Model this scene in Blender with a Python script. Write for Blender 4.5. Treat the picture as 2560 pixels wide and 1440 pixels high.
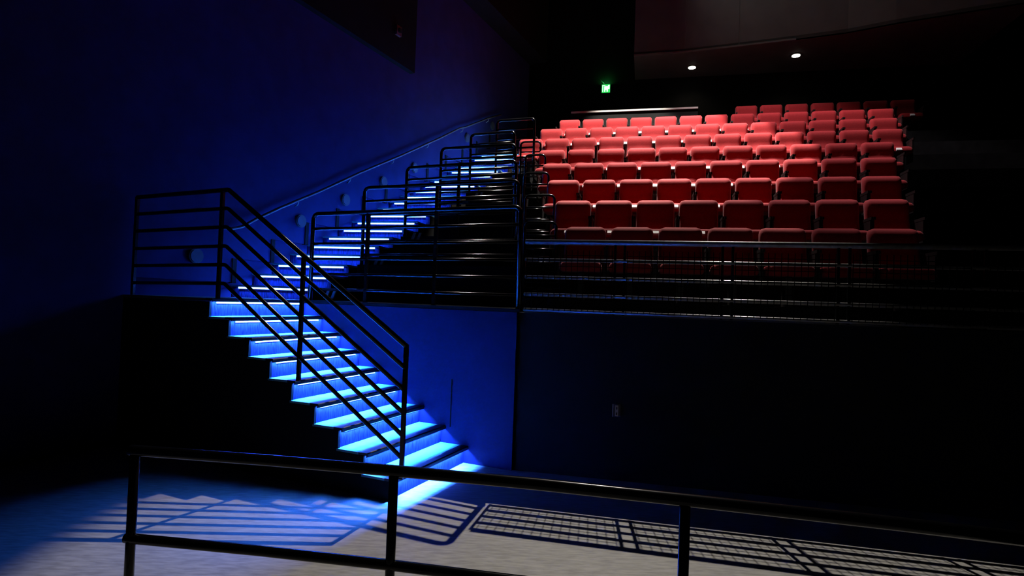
import bpy, bmesh, math, random
from mathutils import Vector, Matrix
random.seed(7)
for o in list(bpy.data.objects): bpy.data.objects.remove(o, do_unlink=True)
SC = bpy.context.scene
COL = SC.collection

# ------------------------------------------------------------------ camera
F, Y0, ROLL = 1440.0, 753.97, 0.0358          # focal length in px, horizon row, horizon slope
CZ = 1.684                                    # eye height above the lower floor
PIT, RA = math.atan((Y0 - 720) / F), math.atan(ROLL)
cam = bpy.data.cameras.new('camera'); camo = bpy.data.objects.new('camera', cam); COL.objects.link(camo)
cam.sensor_width = 36; cam.lens = 36 * F / 2560; cam.clip_start = .05; cam.clip_end = 200
camo.matrix_world = (Matrix.Translation((0, 0, CZ)) @ Matrix.Rotation(math.pi / 2 + PIT, 4, 'X')
                     @ Matrix.Rotation(RA, 4, 'Z'))
SC.camera = camo
# ------------------------------------------------------------------ world, exposure
w = bpy.data.worlds.new('dark_hall'); SC.world = w; w.use_nodes = True
w.node_tree.nodes['Background'].inputs[0].default_value = (.35, .45, 1, 1)
w.node_tree.nodes['Background'].inputs[1].default_value = .0004
vs = SC.view_settings
vs.view_transform = 'Standard'; vs.look = 'None'; vs.exposure = 0; vs.gamma = 1; vs.use_curve_mapping = False
LED_COL = (.03, .17, 1.0)
STAIR_W, AISLE_W = 84.0, 20.0                   # watts per step light
SPOT_POS = Vector((1.72, 12.5, 10.75 + CZ))   # the lamp bar above the upper rows
def spot_lamp(name, pos, target, watts, half_deg, blend, col, r=.05, parent=None):
    l = bpy.data.lights.new(name, 'SPOT'); l.energy = watts; l.spot_size = math.radians(2 * half_deg)
    l.spot_blend = blend; l.color = col; l.shadow_soft_size = r
    o = bpy.data.objects.new(name, l); COL.objects.link(o)
    d = Vector(target) - Vector(pos)
    o.location = pos; o.rotation_euler = d.to_track_quat('-Z', 'Y').to_euler()
    return o
WARM = (1, .93, .84)
spot_lamp('spot_floor', SPOT_POS, (.5, 5.3, .6), 5000, 13.0, .2, WARM, .04)
spot_lamp('spot_upper', SPOT_POS + Vector((.35, -1.5, 0)), (2.15, 11.35, 5.1), 12500, 23.5, .10, WARM, .04)
spot_lamp('spot_wide', SPOT_POS + Vector((.8, -1.9, 0)), (5.2, 10.5, 4.1), 3600, 29, .45, (1, .84, .88), .05)

spot_lamp('added_bulkhead_fill', SPOT_POS + Vector((1.25, 0, 0)), (7.4, 13.2, 9.4), 130, 45, 1.0, (1, .97, .93), .05)  # unseen wash lamp, added only to brighten the bulkhead

# ------------------------------------------------------------------ frames
TH, AZ = .2252, .4137
E_ = Vector((math.cos(TH), -math.sin(TH), 0)); N_ = Vector((math.sin(TH), math.cos(TH), 0))   # along rows / away
A_ = Vector((math.cos(AZ), -math.sin(AZ), 0)); T_ = Vector((math.sin(AZ), math.cos(AZ), 0))   # stair axis / tread line
ZUP = Vector((0, 0, 1))
LND = Vector((-2.928, 5.696, 0)); LZ = -.072 + CZ      # top of the lower stair, landing height
G, H, SW = .2764, .1791, 1.262
def W(s, n, z): return E_ * s + N_ * n + ZUP * (z + CZ)           # seating frame (z from eye level)
def S(u, v, z): return LND + A_ * u + T_ * v + ZUP * z            # stair frame (z from floor)
def ray(px, py):
    dx, dy = px - 1280, py - 720
    u = dx * math.cos(RA) + dy * math.sin(RA); v = -dx * math.sin(RA) + dy * math.cos(RA)
    return Vector((u, F * math.cos(PIT) + v * math.sin(PIT), F * math.sin(PIT) - v * math.cos(PIT)))
EYE = Vector((0, 0, CZ))
def at_z(px, py, z): r = ray(px, py); return EYE + r * ((z - CZ) / r.z)
def on_row(px, py, n): r = ray(px, py); return EYE + r * (n / r.dot(N_))
WD = (E_ * .22 + N_).normalized(); WN = Vector((WD.y, -WD.x, 0))   # side wall direction and its normal into the hall
WO = E_ * -5.0 + N_ * 7.5
def on_wall(px, py, off=0): r = ray(px, py); return EYE + r * ((WN.dot(WO) + off) / WN.dot(r))
def WL(n, off, z):                                                 # a point of the side wall at row coordinate n
    p = WO + WD * ((n - 7.5) / WD.dot(N_)); return p + WN * off + ZUP * (z + CZ)
def s_left(n): return -4.9 + (n - 7.5) * .22

# ------------------------------------------------------------------ materials
def mat(name, col, rough=.6, noise=0, scale=8, stretch=(1, 1, 1), bump=0, spec=.5, metal=0, emit=None, estr=1, col2=None, sheen=0):
    m = bpy.data.materials.new(name); m.use_nodes = True; nt = m.node_tree; b = nt.nodes['Principled BSDF']
    b.inputs['Base Color'].default_value = (*col, 1); b.inputs['Roughness'].default_value = rough
    b.inputs['Metallic'].default_value = metal; b.inputs['Specular IOR Level'].default_value = spec
    if sheen: b.inputs['Sheen Weight'].default_value = sheen
    if emit: b.inputs['Emission Color'].default_value = (*emit, 1); b.inputs['Emission Strength'].default_value = estr
    if noise or bump:
        tc = nt.nodes.new('ShaderNodeTexCoord'); mp = nt.nodes.new('ShaderNodeMapping'); nz = nt.nodes.new('ShaderNodeTexNoise')
        mp.inputs['Scale'].default_value = stretch; nz.inputs['Scale'].default_value = scale; nz.inputs['Detail'].default_value = 5
        nt.links.new(tc.outputs['Object'], mp.inputs[0]); nt.links.new(mp.outputs[0], nz.inputs[0])
        if noise:
            r = nt.nodes.new('ShaderNodeValToRGB'); r.color_ramp.elements[0].position = .32; r.color_ramp.elements[1].position = .68
            c2 = col2 or tuple(min(1, c * (1 + noise)) for c in col)
            r.color_ramp.elements[0].color = (*[c * (1 - noise) for c in col], 1); r.color_ramp.elements[1].color = (*c2, 1)
            nt.links.new(nz.outputs[0], r.inputs[0]); nt.links.new(r.outputs[0], b.inputs['Base Color'])
        if bump:
            bp = nt.nodes.new('ShaderNodeBump'); bp.inputs['Strength'].default_value = bump; bp.inputs['Distance'].default_value = .01
            nt.links.new(nz.outputs[0], bp.inputs['Height']); nt.links.new(bp.outputs[0], b.inputs['Normal'])
    return m
M = {
 'floor': mat('pale_wood_floor', (.36, .345, .32), .55, .22, 3.2, (3, 14, 1), .15),
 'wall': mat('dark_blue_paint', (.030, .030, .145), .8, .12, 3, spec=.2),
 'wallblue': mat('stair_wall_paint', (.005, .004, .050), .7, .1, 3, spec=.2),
 'black': mat('black_paint', (.006, .006, .006), .85, .3, 4, spec=.2),
 'tier': mat('black_deck', (.008, .008, .009), .95, .3, 6, spec=.08),
 'metal': mat('black_metal', (.004, .004, .005), .22, .3, 20, spec=.36),
 'fgmetal': mat('black_rail_paint', (.003, .003, .004), .2, .3, 20, spec=.2),
 'gloss': mat('brushed_steel_rail', (.20, .195, .19), .36, .25, 25, metal=.4),
 'tread': mat('grey_blue_stair_tread', (.12, .33, .37), .8, .10, 30, bump=.15),
 'nosing': mat('black_nosing', (.010, .010, .012), .4, .2, 20),
 'riser': mat('stair_riser_carpet', (.014, .015, .085), .9, .6, 14, (5, 5, .8), .5, spec=.1),
 'deck': mat('landing_grey', (.10, .10, .105), .85, .15, 10, spec=.15),
 'fabric': mat('red_seat_fabric', (.34, .013, .017), .8, .10, 40, bump=.06, spec=.22, sheen=.10),
 'plastic': mat('black_plastic', (.012, .010, .010), .4, .2, 12, spec=.5),
 'plate': mat('white_plate', (.85, .84, .80), .5, .03, 30),
 'steel': mat('grey_brace', (.45, .45, .43), .45, .15, 12, metal=.3),
 'led': mat('led_strip', (.3, .4, .6), .5, .02, 30, emit=(.60, .84, 2.2), estr=1),
 'bulk': mat('grey_bulkhead_panel', (.12, .118, .115), .7, .12, 2),
 'coping': mat('pale_coping', (.55, .54, .5), .5, .1, 6),
 'seam': mat('panel_seam', (.16, .16, .155), .6, .1, 4),
 'lamp': mat('downlight_lens', (.9, .9, .8), .4, .02, 30, emit=(1, .93, .78), estr=6),
 'green': mat('exit_sign_face', (.05, .5, .15), .5, .02, 20, emit=(.03, .62, .10), estr=1.3),
 'white_lit': mat('exit_sign_symbol', (.8, 1, .85), .5, .02, 20, emit=(.62, 1, .70), estr=1.6),
 'disc': mat('wall_disc_grey', (.075, .075, .10), .6, .1, 8),
 'rust': mat('red_brown_plastic', (.16, .05, .05), .5, .15, 10),
}

# ------------------------------------------------------------------ builders
def tag(o, label=None, cat=None, group=None, kind=None):
    for k, v in (('label', label), ('category', cat), ('group', group), ('kind', kind)):
        if v: o[k] = v
    return o
def empty(name, loc, label=None, cat=None, group=None, rz=0):
    o = bpy.data.objects.new(name, None); COL.objects.link(o); o.location = loc; o.rotation_euler = (0, 0, rz)
    o.empty_display_size = .1
    return tag(o, label, cat, group)
def mesh(name, bm, m, parent=None, smooth=False, local=False):
    bmesh.ops.recalc_face_normals(bm, faces=bm.faces)
    if parent is not None:
        if not local: bmesh.ops.translate(bm, verts=bm.verts, vec=-(parent.location + (parent.parent.location if parent.parent else Vector())))
        loc = (0, 0, 0)
    else:
        xs = [v.co for v in bm.verts]
        c = Vector(((min(p.x for p in xs) + max(p.x for p in xs)) / 2, (min(p.y for p in xs) + max(p.y for p in xs)) / 2, min(p.z for p in xs)))
        bmesh.ops.translate(bm, verts=bm.verts, vec=-c); loc = c
    me = bpy.data.meshes.new(name); bm.to_mesh(me); bm.free()
    me.materials.append(m)
    if smooth:
        for p in me.polygons: p.use_smooth = True
    o = bpy.data.objects.new(name, me); COL.objects.link(o); o.location = loc
    if parent is not None: o.parent = parent
    return o
def prism(bm, bottom, vec):
    """solid between polygon `bottom` and the same polygon moved by vec"""
    a = [bm.verts.new(p) for p in bottom]; b = [bm.verts.new(p + vec) for p in bottom]; n = len(a)
    bm.faces.new(a); bm.faces.new(b)
    for i in range(n): bm.faces.new((a[i], a[(i + 1) % n], b[(i + 1) % n], b[i]))
def hexa(bm, p8): # 4 bottom, 4 top
    v = [bm.verts.new(p) for p in p8]
    for f in ((0, 1, 2, 3), (4, 5, 6, 7), (0, 1, 5, 4), (1, 2, 6, 5), (2, 3, 7, 6), (3, 0, 4, 7)): bm.faces.new([v[i] for i in f])
def fbox(bm, fn, x0, x1, y0, y1, z0, z1):
    hexa(bm, [fn(x0, y0, z0), fn(x1, y0, z0), fn(x1, y1, z0), fn(x0, y1, z0), fn(x0, y0, z1), fn(x1, y0, z1), fn(x1, y1, z1), fn(x0, y1, z1)])
def xyz(x, y, z): return Vector((x, y, z))
def fillet(pts, r, seg=5):
    out = [pts[0]]
    for i in range(1, len(pts) - 1):
        p, a, b = pts[i], (pts[i - 1] - pts[i]), (pts[i + 1] - pts[i])
        la, lb = a.length, b.length; a.normalize(); b.normalize()
        ang = a.angle(b); d = min(r / max(math.tan(ang / 2), .05), la * .45, lb * .45)
        p0, p2 = p + a * d, p + b * d
        for k in range(seg + 1):
            t = k / seg; out.append(p0 * (1 - t) ** 2 + p * 2 * t * (1 - t) + p2 * t * t)
    return out + [pts[-1]]
def tube(bm, pts, r, seg=10, square=False):
    if square: seg = 4
    n = len(pts); rings = []
    for i, p in enumerate(pts):
        d = (pts[min(i + 1, n - 1)] - pts[max(i - 1, 0)]).normalized()
        up = ZUP if abs(d.z) < .95 else N_
        x = d.cross(up).normalized(); y = x.cross(d).normalized(); ph = math.pi / 4 if square else 0; rr = r * (1.25 if square else 1)
        rings.append([bm.verts.new(p + x * (rr * math.cos(ph + 2 * math.pi * k / seg)) + y * (rr * math.sin(ph + 2 * math.pi * k / seg))) for k in range(seg)])
    for a, b in zip(rings, rings[1:]):
        for k in range(seg): bm.faces.new((a[k], a[(k + 1) % seg], b[(k + 1) % seg], b[k]))
    bm.faces.new(rings[0]); bm.faces.new(rings[-1])
def tube_part(name, pts, r, m, parent=None, fil=0, square=False):
    bm = bmesh.new(); tube(bm, fillet(pts, fil) if fil else pts, r, square=square); return mesh(name, bm, m, parent, smooth=not square)
def box_part(name, fn, rng, m, parent=None):
    bm = bmesh.new(); fbox(bm, fn, *rng); return mesh(name, bm, m, parent)
def rounded_outline(hw, z0, z1, r, n=5):
    out = []
    for cx, cz, a0 in ((hw - r, z1 - r, 0), (-hw + r, z1 - r, 90), (-hw + r * .7, z0 + r * .7, 180), (hw - r * .7, z0 + r * .7, 270)):
        rr = r if a0 < 180 else r * .7
        for k in range(n + 1):
            a = math.radians(a0 + 90 * k / n); out.append((cx + rr * math.cos(a), cz + rr * math.sin(a)))
    return out
def pillow(outline, rings, fn):
    """closed cushion: rings of (scale, depth) around the outline's centre, fn(x, depth, z) -> point"""
    bm = bmesh.new(); cx = sum(p[0] for p in outline) / len(outline); cz = (min(p[1] for p in outline) + max(p[1] for p in outline)) / 2
    R = [[bm.verts.new(fn(cx + (x - cx) * s, d, cz + (z - cz) * s)) for x, z in outline] for s, d in rings]
    n = len(outline)
    for a, b in zip(R, R[1:]):
        for k in range(n): bm.faces.new((a[k], a[(k + 1) % n], b[(k + 1) % n], b[k]))
    bm.faces.new(R[0]); bm.faces.new(R[-1])
    return bm
def disc(bm, c, ax, r, h, seg=20):
    ax = ax.normalized(); x = ax.orthogonal().normalized(); y = ax.cross(x)
    prism(bm, [c + x * (r * math.cos(2 * math.pi * k / seg)) + y * (r * math.sin(2 * math.pi * k / seg)) for k in range(seg)], ax * h)
ORD = ['first', 'second', 'third', 'fourth', 'fifth', 'sixth', 'seventh', 'eighth', 'ninth', 'tenth', 'eleventh', 'twelfth', 'thirteenth', 'fourteenth', 'fifteenth', 'sixteenth', 'seventeenth', 'eighteenth']

# ------------------------------------------------------------------ setting
def struct(name, bm, m, parent=None): return tag(mesh(name, bm, m, parent), kind='structure')
bm = bmesh.new(); fbox(bm, xyz, -9, 10, -4, 20, -.1, 0); struct('floor', bm, M['floor'])
bm = bmesh.new(); fbox(bm, lambda s, n, z: W(s, n, z), -16, 15, -6, 18, 12.4, 12.5); struct('ceiling', bm, M['black'])
bm = bmesh.new(); fbox(bm, lambda s, n, z: W(s, n, z), -9, 15, 17, 17.2, -CZ, 12.4); struct('wall_back', bm, M['black'])
# side wall with its stepped cladding
bm = bmesh.new(); fbox(bm, WL, -3, 15.3, -.25, 0, -CZ, 12.4); wall_left = struct('wall_left', bm, M['wall'])
bars = [6.48, 7.07, 7.67, 8.29, 8.88, 9.46, 10.08, 10.70, 11.35, 11.99, 12.6, 13.2, 13.8]
def stair_z(n): return -.072 + .163 * ((n - 6.48) / .3116 + 1)
box_part('cladding_panel', WL, (-3, 5.2, 0, .05, -CZ, 12.4), M['wall'], wall_left)
prev = 5.2
for i, nb in enumerate(bars):
    zb = stair_z(nb) + .03
    box_part('cladding_panel', WL, (prev, nb, 0, .05, zb, 12.4), M['wall'], wall_left)
    if i < len(bars) - 1: box_part('edge_trim', WL, (nb - .045, nb + .015, 0, .065, zb - .01, stair_z(bars[i + 1]) + .03), M['black'], wall_left)
    prev = nb
box_part('cladding_panel', WL, (prev, 15.3, 0, .05, stair_z(14.2), 12.4), M['wall'], wall_left)
ap = box_part('acoustic_panel', WL, (4.6, 10.0, .05, .16, 4.2, 9), M['black'], wall_left)
box_part('ceiling_duct', WL, (11.0, 15.3, .05, .55, 6.5, 9), M['black'], wall_left)
# wall under the balcony beside the stair, then the black fascia on the right
UC = 2.70
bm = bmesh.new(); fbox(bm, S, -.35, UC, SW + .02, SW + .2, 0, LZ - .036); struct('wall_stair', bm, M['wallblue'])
CORN = S(UC, SW + .02, 0); CS, CN = CORN.dot(E_), CORN.dot(N_)
bm = bmesh.new(); fbox(bm, W, CS + .01, 10, CN + .03, CN + .25, -CZ, -.105); struct('wall_balcony', bm, M['black'])
sg = at_z(1147, 1105, .35); us = (sg - LND).dot(A_)
tag(box_part('trim_1', S, (1.98, 1.988, SW + .012, SW + .02, .35, .85), M['black']), kind='structure')

# ------------------------------------------------------------------ lower staircase
st = empty('staircase', S(1.2, .6, 0), 'lower staircase with cyan lit treads climbing from pale floor to landing', 'staircase')
def led_lamp(name, p, length, rz, watts, parent, tilt=0):
    l = bpy.data.lights.new(name, 'AREA'); l.shape = 'RECTANGLE'; l.size = length; l.size_y = .008; l.energy = watts; l.color = LED_COL; l.spread = math.radians(160)
    o = bpy.data.objects.new(name, l); COL.objects.link(o); o.parent = parent; o.location = p - parent.location
    o.rotation_euler = (tilt, 0, rz)
    return o
RZ_T = math.atan2(T_.y, T_.x)
def nos(u, z, parent):                        # black nosing: flat strip with a rounded front and a small down-turned lip
    bm = bmesh.new()
    pr = [(u - .095, z - .02), (u - .012, z - .02), (u - .012, z - .034), (u, z - .034), (u, z - .006), (u - .004, z - .001), (u - .010, z + .002), (u - .095, z + .002)]
    prism(bm, [S(a, -.03, b) for a, b in pr], T_ * (SW + .045)); mesh('nosing', bm, M['nosing'], parent)
for k in range(9):
    u, z = G * k, LZ - H * k
    if k: # tread
        t = box_part('tread', S, (u - G - .055, u - .095, -.03, SW + .015, z - .02, z), M['tread'], st)
        nos(u, z, t)
    else:
        t = box_part('tread', S, (-.20, -.095, -.03, SW + .015, z - .02, z), M['deck'], st)
        nos(u, z, t)
    r = box_part('riser', S, (u - .07, u - .055, 0, SW + .015, z - H, z - .02), M['riser'], st)
    box_part('led_strip', S, (u - .055, u - .048, .06, SW - .06, z - .052, z - .034), M['led'], st)
    led_lamp('step_lamp', S(u - .0275, SW / 2, z - .0215), SW - .02, RZ_T, STAIR_W, st, 0)
bm = bmesh.new()
prof = [(-1.45, 0), (8 * G - .04, 0)]
for k in range(8, -1, -1): prof += [(k * G - .04, LZ - H * k - (.024 if k else .032)), ((k - 1) * G - .04 if k else -1.45, LZ - H * k - (.024 if k else .032))]
prism(bm, [S(u, -.028, z) for u, z in prof], T_ * .026); mesh('side_panel', bm, M['black'], st)
# landing deck
bm = bmesh.new()
prism(bm, [S(-.20, -.03, LZ - .03), S(-.20, SW + .2, LZ - .03),
      Vector((*W(-3.95, 6.44, 0).xy, LZ - .03)), Vector((*W(-5.08, 6.44, 0).xy, LZ - .03)), S(-1.45, -.03, LZ - .03)], ZUP * .03)
tag(mesh('landing_deck', bm, M['deck']), 'grey landing deck between the lower staircase and the upper aisle steps', 'landing')

# stair and landing railing
RV = .03
rl = empty('stair_railing', S(0, RV, LZ), 'black tubular railing running along landing and down the lower staircase', 'railing')
UE = 8 * G + .03
hs = [1.06, .875, .69, .50, .315, .13]
def slope_z(u): return LZ - H * u / G
for i, h in enumerate(hs):
    pts = [S(-1.3, RV, LZ + h), S(.08, RV, LZ + h + .02), S(UE, RV, slope_z(UE) + h + .06)]
    tube_part('top_rail' if i == 0 else 'bar', pts, .023 if i == 0 else .019, M['metal'], rl, fil=.06)
for u, zb, zt in ((-1.3, LZ, LZ + 1.06), (0, LZ, LZ + 1.07), (4 * G - .02, LZ - 4 * H, slope_z(4 * G - .02) + 1.11)):
    tube_part('post', [S(u, RV, zb), S(u, RV, zt)], .018, M['metal'], rl, square=True)
tube_part('end_post', [S(UE, RV, LZ - 8 * H - .0), S(UE, RV, slope_z(UE) + 1.06 + .06 + .015)], .019, M['metal'], rl, square=True)

# ------------------------------------------------------------------ upper aisle staircase along the wall
ai = empty('aisle_staircase', W(-4, 9, -CZ), 'upper aisle staircase with white blue light strips climbing along the side wall', 'staircase')
NK = 21
for k in range(1, NK + 1):
    n, z = 6.48 + .3116 * (k - 1), -.072 + .163 * k
    s0, s1 = s_left(n) - .10, s_left(n) + 1.08
    t = box_part('tread', W, (s0 + .02, s1, n - .03, n + .34, z - .022, z), M['tread'], ai)
    box_part('riser', W, (s0 + .02, s1, n, n + .02, z - .163, z - .022), M['riser'], ai)
    box_part('led_strip', W, (s_left(n) + .02, s1 - .07, n - .016, n, z - .048, z - .024), M['led'], ai)
    led_lamp('step_lamp', W((s_left(n) + s1 - .05) / 2, n - .022, z - .028), 1.0, -TH, AISLE_W, ai, -.1)
bm = bmesh.new()
pr = [(6.5, -.5)]
for k in range(1, NK + 1): n, z = 6.50 + .3116 * (k - 1), -.072 + .163 * k - .03; pr += [(n, z), (n + .3116, z)]
pr += [(pr[-1][0], -.5)]
prism(bm, [W(s_left(n) + 1.06, n, z) for n, z in pr], E_ * .03); mesh('stringer', bm, M['tier'], ai)

for px, py, n in ((824, 737, 6.25), (946, 656, 7.0), (1040, 590, 7.6), (1128, 527, 8.6), (1198, 483, 9.5)):   # pale braces beside the steps
    c = on_row(px, py, n)
    for dx in (-.055, .03):
        bm = bmesh.new(); q = [c + E_ * (dx + a) + ZUP * b for a, b in ((-.02, -.045), (.015, -.045), (.05, .045), (.015, .045))]
        prism(bm, q, N_ * .02); mesh('brace', bm, M['steel'], ai)

# ------------------------------------------------------------------ wall handrail, discs, sensor
hp = [(556, 569), (580, 572), (605, 567), (640, 548), (700, 520), (800, 478), (900, 432), (1000, 390), (1100, 345), (1150, 320), (1163, 318), (1220, 296), (1252, 287)]
pts = [on_wall(546, 568, .06)] + [on_wall(x, y, .12) for x, y in hp]
hr = empty('wall_handrail', on_wall(700, 520, .05), 'long thin handrail fixed along the dark blue side wall above aisle steps', 'handrail')
tube_part('rail', pts, .020, M['gloss'], hr)
for px, py in ((747, 500), (877, 443), (985, 397), (1072, 358), (1158, 320), (1222, 296)):
    p = on_wall(px, py, .12); tube_part('bracket', [p - ZUP * .01, p - ZUP * .07 - WN * .02, p - ZUP * .09 - WN * .07], .008, M['steel'], hr)
for i, (px, py) in enumerate([(487, 640), (750, 553), (862, 500), (957, 455), (1035, 420), (1167, 345), (1230, 315)]):
    d = empty('wall_disc', on_wall(px, py, .05), 'round grey wall disc under the handrail, %s from the landing end' % ORD[i], 'wall disc', 'round discs along the side wall')
    bm = bmesh.new(); disc(bm, on_wall(px, py, .05), WN, .095, .03); mesh('rim', bm, M['disc'], d)
    bm = bmesh.new(); disc(bm, on_wall(px, py, .05) + WN * .03, WN, .078, .008); mesh('face', bm, M['disc'], d)
p = on_wall(993, 78, .16)
sn = empty('wall_sensor', p, 'small dull red sensor box high on the dark wall panel', 'sensor')
bm = bmesh.new(); x = WD
prism(bm, [p + x * (a * .07) + ZUP * (b * .085) for a, b in ((-1, -1), (1, -1), (1, 1), (-1, 1))], WN * .05); mesh('housing', bm, M['rust'], sn)
bm = bmesh.new(); disc(bm, p + WN * .05, WN, .045, .03, 14); mesh('lens', bm, M['plastic'], sn)

# ------------------------------------------------------------------ wedge platforms with their guard railings
Lr = {1: ((784, 535), (1303, 517)), 2: ((912, 470), (1297, 452)), 3: ((1018, 420), (1291, 402)), 4: ((1104, 372), (1289, 361)), 5: ((1178, 337), (1287, 329)), 6: ((1243, 302), (1337, 296))}
Ltop = {k: .96 + .489 * (k - 1) + CZ for k in Lr}
Lp = {k: (at_z(*Lr[k][0], Ltop[k]), at_z(*Lr[k][1], Ltop[k])) for k in Lr}
def guard(A, B, h, label, group, mids=(), bars=5, r=.021, name='guard_railing', cat='railing'):
    a0, b0 = A - ZUP * h, B - ZUP * h
    g = empty(name, (a0 + b0) / 2, label, cat, group)
    tube_part('frame', [a0, A, B, b0], r + .003, M['metal'], g, fil=.08)
    for i in range(bars):
        dz = ZUP * (-h * (i + 1) / (bars + .75)); tube_part('bar', [A + dz, B + dz], r * .85, M['metal'], g)
    for f in mids: tube_part('post', [a0.lerp(b0, f), A.lerp(B, f)], r, M['metal'], g, square=True)
    return g
GH = {1: 1.03}
names = ['lowest, at the balcony edge', 'second up', 'third up', 'fourth up', 'fifth up', 'highest']
for k in Lr:
    A, B = Lp[k]
    guard(A, B, 1.03, 'black guard railing beside the blue aisle steps, %s' % names[k - 1], 'guard railings beside the aisle', {1: (.30, .635), 2: (.5,), 3: (.5,)}.get(k, ()))
    top = Ltop[k] - 1.03
    if k < 6: C, D = Lp[k + 1][1], Lp[k + 1][0]
    else: C, D = B + N_ * .3, A + N_ * .3
    a = A - (B - A).normalized() * .05; b = B + (B - A).normalized() * (.03 if k < 6 else -.05)
    c = C + (C - D).normalized() * (.03 if k < 6 else -.05); d = D - (C - D).normalized() * .05
    pl = [Vector((*q.xy, top - (.52 if k > 1 else .032))) for q in (a - N_ * .03, b - N_ * .03, c - N_ * .035, d - N_ * .035)]
    bm = bmesh.new(); prism(bm, pl, ZUP * (.52 if k > 1 else .032)); 
    tag(mesh('wedge_platform', bm, M['tier']), 'black wedge shaped platform behind the %s guard railing beside the aisle' % ORD[k - 1], 'platform', 'wedge platforms beside the aisle')
# shorter railings next to the seat block
Rr = {1: (1391, 556), 2: (1387, 488), 3: (1372, 432), 4: (1364, 387), 5: (1352, 354)}
for k, p in Rr.items():
    nB = 6.963 + .9347 * (k - 1) + .2; B = on_row(*p, nB)
    sA = {1: -1.50, 2: -1.70, 3: -1.93, 4: -2.12, 5: -2.42}[k]
    A = E_ * sA + N_ * nB + ZUP * B.z
    guard(A, B, B.z - CZ - (.035 + .489 * (k - 1)), 'short black end railing beside the red seats, %s' % ['lowest of five', 'second up', 'third up', 'fourth up', 'highest of five'][k - 1], 'short railings at the seat row ends', bars=5, r=.016)

# ------------------------------------------------------------------ seating tiers
RN, RS = 6.963, -.982
offs = [0, -.2757, -.0034, -.2632, -.5082, -.5641, -.8503, -.5725]
start = [0, 0, -1, -1, -1, -2, -1, -1]
def row_n(j): return RN + .9347 * j
def row_z(j): return .035 + .489 * j
p = on_row(1834, 300, row_n(8)); s8 = p.dot(E_)
s_first = [RS + offs[j] + .55 * start[j] for j in range(8)] + [s8]
S_END = 6.2
tier_words = ['front', 'second', 'third', 'fourth', 'fifth', 'sixth', 'seventh', 'eighth', 'ninth']
bm = bmesh.new(); fbox(bm, W, CS + .06, S_END + 2, CN + .06, 6.30, -.104, -.072)
tag(mesh('balcony_deck', bm, M['deck']), 'grey balcony walkway deck behind the mesh balustrade, before the front seats', 'deck')
for j in range(9):
    n0 = row_n(j) - .66; n1 = n0 + .9347 if j < 8 else 17
    sl = {0: -1.25, 1: -1.62, 2: -1.75, 3: -1.95, 4: -2.03, 5: -2.75, 6: -2.6, 7: -2.4, 8: 3.2}[j]
    bm = bmesh.new(); fbox(bm, W, sl, S_END + 2, n0, n1, row_z(j) - .489 if j else -.07, row_z(j))
    tag(mesh('seating_tier', bm, M['tier']), 'black stepped tier carrying the %s row of red seats' % tier_words[j], 'tier', 'stepped seating tiers')

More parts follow.
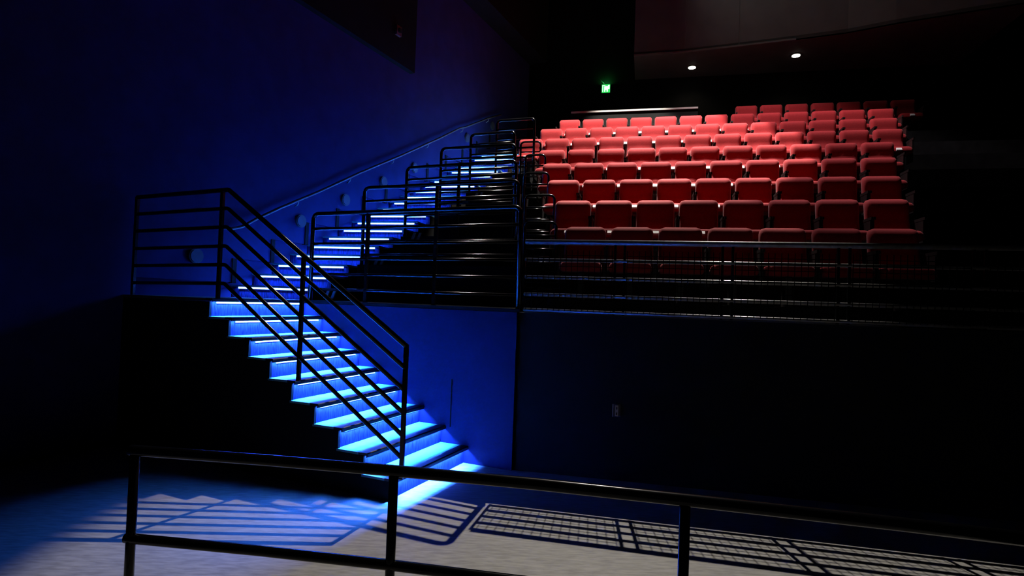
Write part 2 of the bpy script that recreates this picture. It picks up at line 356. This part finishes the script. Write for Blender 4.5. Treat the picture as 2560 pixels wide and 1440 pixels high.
# ------------------------------------------------------------------ theatre seats
def seat_parts():
    P = {}
    rec = math.tan(math.radians(11))
    bm = bmesh.new(); NX, NZ, HW, HZ, ZC, RC = 16, 14, .244, .25, .65, .07
    rows_f, rows_b = [], []
    for iz in range(NZ + 1):
        v = -math.cos(math.pi * iz / NZ) * .6 + .4 * (2 * iz / NZ - 1); z = HZ * v
        ex = abs(z) - (HZ - RC); hw = HW - RC + math.sqrt(max(0, RC * RC - ex * ex)) if ex > 0 and v > 0 else HW
        hw = max(hw, HW - RC); rf, rb = [], []
        for ix in range(NX + 1):
            u = -math.cos(math.pi * ix / NX) * .6 + .4 * (2 * ix / NX - 1); x = hw * u
            def rnd(e, R): return R - math.sqrt(max(0, R * R - (R - min(e, R)) ** 2))
            eu, ev = hw - abs(x), HZ - abs(z)
            pf = max(rnd(eu, .06), rnd(ev, .072)); pb = max(rnd(eu, .03), rnd(ev, .03))
            zz = ZC + z
            y = -.062 + pf - .022 * math.exp(-((zz - .50) / .09) ** 2) * math.exp(-(x / .085) ** 2) - .012 * math.exp(-((zz - .80) / .07) ** 2) + .012 * math.exp(-((zz - .63) / .06) ** 2)
            lean = (zz - .9) * rec
            rf.append(Vector((x, y + lean, zz))); rb.append(Vector((x, max(.055 - pb, y + .004) + lean, zz)))
        rows_f.append([bm.verts.new(p) for p in rf]); rows_b.append([bm.verts.new(p) for p in rb])
    for g in (rows_f, rows_b):
        for i in range(NZ):
            for k in range(NX): bm.faces.new((g[i][k], g[i][k + 1], g[i + 1][k + 1], g[i + 1][k]))
    for i in range(NZ):
        for k in (0, NX): bm.faces.new((rows_f[i][k], rows_f[i + 1][k], rows_b[i + 1][k], rows_b[i][k]))
    for k in range(NX):
        for i in (0, NZ): bm.faces.new((rows_f[i][k], rows_f[i][k + 1], rows_b[i][k + 1], rows_b[i][k]))
    P['backrest'] = (bm, M['fabric'], True)
    bm = pillow(rounded_outline(.235, -.50, -.10, .06), [(.5, .335), (.94, .335), (1, .36), (1, .375), (.98, .40), (.94, .425), (.88, .443), (.80, .452), (.5, .457)],
                lambda x, d, z: Vector((x, z, d)))
    P['cushion'] = (bm, M['fabric'], True)
    bm = bmesh.new(); fbox(bm, xyz, -.03, .03, -.36, -.16, 0, .34); fbox(bm, xyz, -.09, .09, -.40, -.12, 0, .012); P['pedestal'] = (bm, M['plastic'], False)
    for nm, x in (('armrest', -.262), ('armrest.001', .262)):
        bm = bmesh.new(); fbox(bm, lambda a, b, c: Vector((a + x, b, c)), -.011, .011, -.42, -.13, .585, .62)
        fbox(bm, lambda a, b, c: Vector((a + x, b, c)), -.009, .009, -.38, -.15, .20, .585); P[nm] = (bm, M['plastic'], False)
    bm = bmesh.new(); prism(bm, [Vector((-.042, y, z)) for y, z in ((-.490, .365), (-.535, .375), (-.53, .390), (-.495, .425))], Vector((.084, 0, 0))); P['number_plate'] = (bm, M['plate'], False)
    return P
proto = {}
for nm, (bm, m, sm) in seat_parts().items():
    bmesh.ops.recalc_face_normals(bm, faces=bm.faces)
    me = bpy.data.meshes.new(nm.split('.')[0]); bm.to_mesh(me); bm.free(); me.materials.append(m)
    for pg in me.polygons: pg.use_smooth = sm
    proto[nm] = me
for j in range(9):
    s = s_first[j]; i = 0
    while True:
        left = W(s, row_n(j), row_z(j) + .8) - EYE
        px = 1280 + F * left.x / left.y
        if px > 2224: break
        where = '%s from the aisle end' % (ORD[i]) if i else 'at the aisle end'
        row = ['front row', 'second row', 'third row', 'fourth row', 'fifth row', 'sixth row', 'seventh row', 'eighth row', 'top row'][j]
        e = empty('theatre_chair', W(s + .275, row_n(j), row_z(j)), 'red upholstered theatre chair in the %s, %s' % (row, where), 'chair', 'red theatre chairs', -TH)
        for nm, me in proto.items():
            if j == 0 and nm == 'number_plate': continue
            o = bpy.data.objects.new(nm.split('.')[0], me); COL.objects.link(o); o.parent = e
        s += .55; i += 1

# ------------------------------------------------------------------ mesh balustrade along the balcony front
NB = CN
ba = empty('mesh_balustrade', W(1.5, NB, -.095), 'black balcony balustrade with wire mesh panels before the front seat row', 'balustrade')
S0, S1 = CS + .06, 5.2
def zb(py): return on_row(1548, py, NB).z - CZ
zt = on_row(1548, 607, NB).z - CZ
bz = [zb(653), zb(698), zb(743), zb(783)]
tube_part('handrail', [W(S0, NB + .015, zt), W(S1, NB + .015, zt)], .027, M['gloss'], ba)
for z in bz: tube_part('bar', [W(S0, NB + .015, z), W(S1, NB + .015, z)], .018, M['gloss'], ba)
posts = [on_row(px, 700, NB).dot(E_) for px in (1309, 1548, 1818, 2110)]; posts += [posts[-1] + 1.05 * q for q in (1, 2)]
for q, sp in enumerate(posts):
    for dx in ((-.045, .045) if q else (.0,)):
        tube_part('post', [W(sp + dx, NB + .015, -.1), W(sp + dx, NB + .015, zt - .01)], .013, M['metal'], ba, square=True)
for q in range(len(posts) - 1):
    bm = bmesh.new(); a, b = posts[q] + (.07 if q else .03), posts[q + 1] - .07; c = round((b - a) / .055)
    for i in range(c + 1):
        s = a + (b - a) * i / c; fbox(bm, W, s - .003, s + .003, NB - .006, NB - .0015, bz[3], bz[0] + .10)
    for z in [bz[3] + .055 * i for i in range(1, 12)]:
        if z < bz[0] + .1: fbox(bm, W, a, b, NB - .0055, NB - .002, z - .003, z + .003)
    tag(mesh('mesh_panel', bm, M['metal'], ba), kind='stuff')

# ------------------------------------------------------------------ foreground railing
ZR = .9
fg = empty('foreground_railing', Vector((*at_z(985, 1176, ZR).xy, 0)), 'black tubular railing in the foreground, crossing the bottom of the view', 'railing')
tops = [at_z(x, y, ZR) for x, y in ((326, 1125), (338, 1126), (662, 1150), (985, 1177), (1340, 1210), (1713, 1250), (2240, 1309), (2600, 1352))]
tube_part('top_rail', tops, .026, M['fgmetal'], fg)
tube_part('mid_rail', [Vector((*p.xy, .478)) for p in tops], .024, M['fgmetal'], fg)
for p in (tops[1], tops[3], tops[5]): tube_part('post', [Vector((*p.xy, 0)), p], .022, M['fgmetal'], fg)
lp = tops[1] - E_ * .0

# ------------------------------------------------------------------ wall socket on the fascia
NF = CN + .03
c = on_row(1541, 1026, NF); sc = c.dot(E_); zc = c.z - CZ
so = empty('wall_socket', W(sc, NF, zc - .06), 'small grey double wall socket on the black balcony wall', 'socket')
box_part('back_plate', W, (sc - .038, sc + .038, NF - .008, NF, zc - .06, zc + .06), M['disc'], so)
box_part('cover', W, (sc - .012, sc + .018, NF - .02, NF - .008, zc - .052, zc + .052), M['steel'], so)
for dz in (-.028, .024): box_part('outlet', W, (sc - .004, sc + .010, NF - .022, NF - .02, zc + dz - .012, zc + dz + .012), M['plastic'], so)
box_part('side_rib', W, (sc - .038, sc - .030, NF - .016, NF - .008, zc - .06, zc + .06), M['steel'], so)

# ------------------------------------------------------------------ rear: parapet, soffit, bulkhead, downlights, exit sign
a, b = on_row(1428, 282, 14.0), on_row(1745, 268, 14.0)
zp = a.z - CZ
pa = empty('rear_parapet', W(a.dot(E_), 14.0, row_z(7)), 'black parapet wall with pale lit coping behind the eighth seat row', 'parapet')
box_part('panel', W, (a.dot(E_), b.dot(E_), 14.0, 14.08, row_z(7), zp - .02), M['black'], pa)
box_part('coping', W, (a.dot(E_), b.dot(E_), 13.97, 14.11, zp - .02, zp + .02), M['coping'], pa)
ZS = 6.6 + CZ
edge = [at_z(x, y, ZS) for x, y in ((1585, 138), (1712, 129), (1848, 114), (1990, 97), (2120, 80), (2240, 57), (2420, 28), (2600, 0))]
back = [p + N_ * max(.3, 17 - p.dot(N_)) for p in edge]
bm = bmesh.new(); prism(bm, [p.copy() for p in edge] + [p.copy() for p in reversed(back)], ZUP * .08)
tag(mesh('ceiling_soffit', bm, M['bulk']), kind='structure')
bk = empty('ceiling_bulkhead', edge[3].copy(), 'curved dark grey panelled bulkhead hanging above the rear seats', 'bulkhead')
for i in range(len(edge) - 1):
    d = (edge[i + 1] - edge[i]).normalized(); q = [edge[i] + d * (.012 if i in (1, 2) else 0), edge[i + 1] - d * (.012 if i in (0, 1) else 0)]
    bm = bmesh.new(); prism(bm, [q[0], q[1], q[1] + N_ * .08, q[0] + N_ * .08], ZUP * 5); mesh('panel', bm, M['bulk'], bk)
for i in (1, 2):
    p = edge[i]; tube_part('seam_strip', [p + N_ * .02, p + N_ * .02 + ZUP * 5], .012, M['seam'], bk, square=True)
tube_part('edge_strip', [p - N_ * .01 - ZUP * .01 for p in edge[:4]], .025, M['seam'], bk, square=True)
for i, (px, py) in enumerate(((1730, 168), (1990, 138))):
    p = at_z(px, py, ZS)
    dl = empty('downlight', p, 'round glowing downlight in the dark soffit, %s of the two' % ('left one' if i == 0 else 'right one'), 'downlight', 'soffit downlights')
    bm = bmesh.new(); disc(bm, p - ZUP * .012, ZUP, .13, .012); mesh('trim_ring', bm, M['plastic'], dl)
    bm = bmesh.new(); disc(bm, p - ZUP * .022, ZUP, .10, .010); mesh('lens', bm, M['lamp'], dl)
    o = spot_lamp('downlight_lamp', p - ZUP * .05, p - ZUP * 5 + N_ * .6, 14, 62, .8, (1, .86, .66), .08)
p = on_row(1515, 222, 16.95); sx, zx = p.dot(E_), p.z - CZ
ex = empty('exit_sign', W(sx, 16.95, zx - .13), 'glowing green exit sign on the black rear wall', 'exit sign')
box_part('housing', W, (sx - .13, sx + .13, 16.93, 17.0, zx - .16, zx + .12), M['plastic'], ex)
box_part('face', W, (sx - .12, sx + .12, 16.915, 16.93, zx - .12, zx + .115), M['green'], ex)
for nm, r in (('door_symbol', (-.105, -.085, -.10, .09)), ('door_symbol', (-.105, -.02, .075, .095)), ('figure_symbol', (-.05, .06, -.045, .06)), ('figure_symbol', (-.05, -.015, -.10, -.045)), ('figure_symbol', (.02, .06, -.10, -.045)), ('figure_symbol', (.06, .105, -.02, .095))):
    box_part(nm, W, (sx + r[0], sx + r[1], 16.907, 16.915, zx + r[2], zx + r[3]), M['white_lit'], ex)
tube_part('hanger', [W(sx - .03, 16.9, zx + .12), W(sx - .33, 16.9, zx + .42)], .006, M['seam'], ex)
l = bpy.data.lights.new('exit_glow', 'AREA'); l.shape = 'RECTANGLE'; l.size = .22; l.size_y = .03; l.energy = 1.6; l.color = (.05, 1, .18)
o = bpy.data.objects.new('exit_glow', l); COL.objects.link(o); o.parent = ex; o.location = W(sx, 16.92, zx + .13) - ex.location; o.rotation_euler = (math.pi, 0, -TH)

# ------------------------------------------------------------------ lamp bar with three theatre spotlights and an added bulkhead fill (above the frame)
lb = empty('lighting_bar', SPOT_POS + Vector((.35, 0, .45)), 'black lighting bar hung under the ceiling above the seats', 'lighting bar')
tube_part('pipe', [SPOT_POS + Vector((-.8, 0, .45)), SPOT_POS + Vector((1.5, 0, .45))], .024, M['metal'], lb)
for dx in (-.7, 1.4): tube_part('hanger', [SPOT_POS + Vector((dx, 0, .45)), Vector((SPOT_POS.x + dx, SPOT_POS.y, 12.4 + CZ))], .008, M['metal'], lb)
for i, (dx, tg) in enumerate(((0, (.5, 5.3, .6)), (.35, (2.15, 11.35, 5.1)), (.8, (5.2, 10.5, 4.1)), (1.25, (7.4, 13.2, 9.4)))):  # last fixture is made up, a body for the added bulkhead wash
    p = SPOT_POS + Vector((dx, (0, -1.5, -1.9, 0)[i], 0)); d = (Vector(tg) - p).normalized()
    f = empty('theatre_spotlight', p, 'black theatre spotlight on the lighting bar, %s from the left' % ORD[i], 'spotlight', 'theatre spotlights')
    bm = bmesh.new(); disc(bm, p - d * .38, d, .11, .30, 16); mesh('body', bm, M['metal'], f)
    tube_part('yoke', [p - d * .2 + Vector((-.13, 0, 0)), p + Vector((-.13, 0, .40)), p + Vector((.13, 0, .40)), p - d * .2 + Vector((.13, 0, 0))], .010, M['metal'], f)
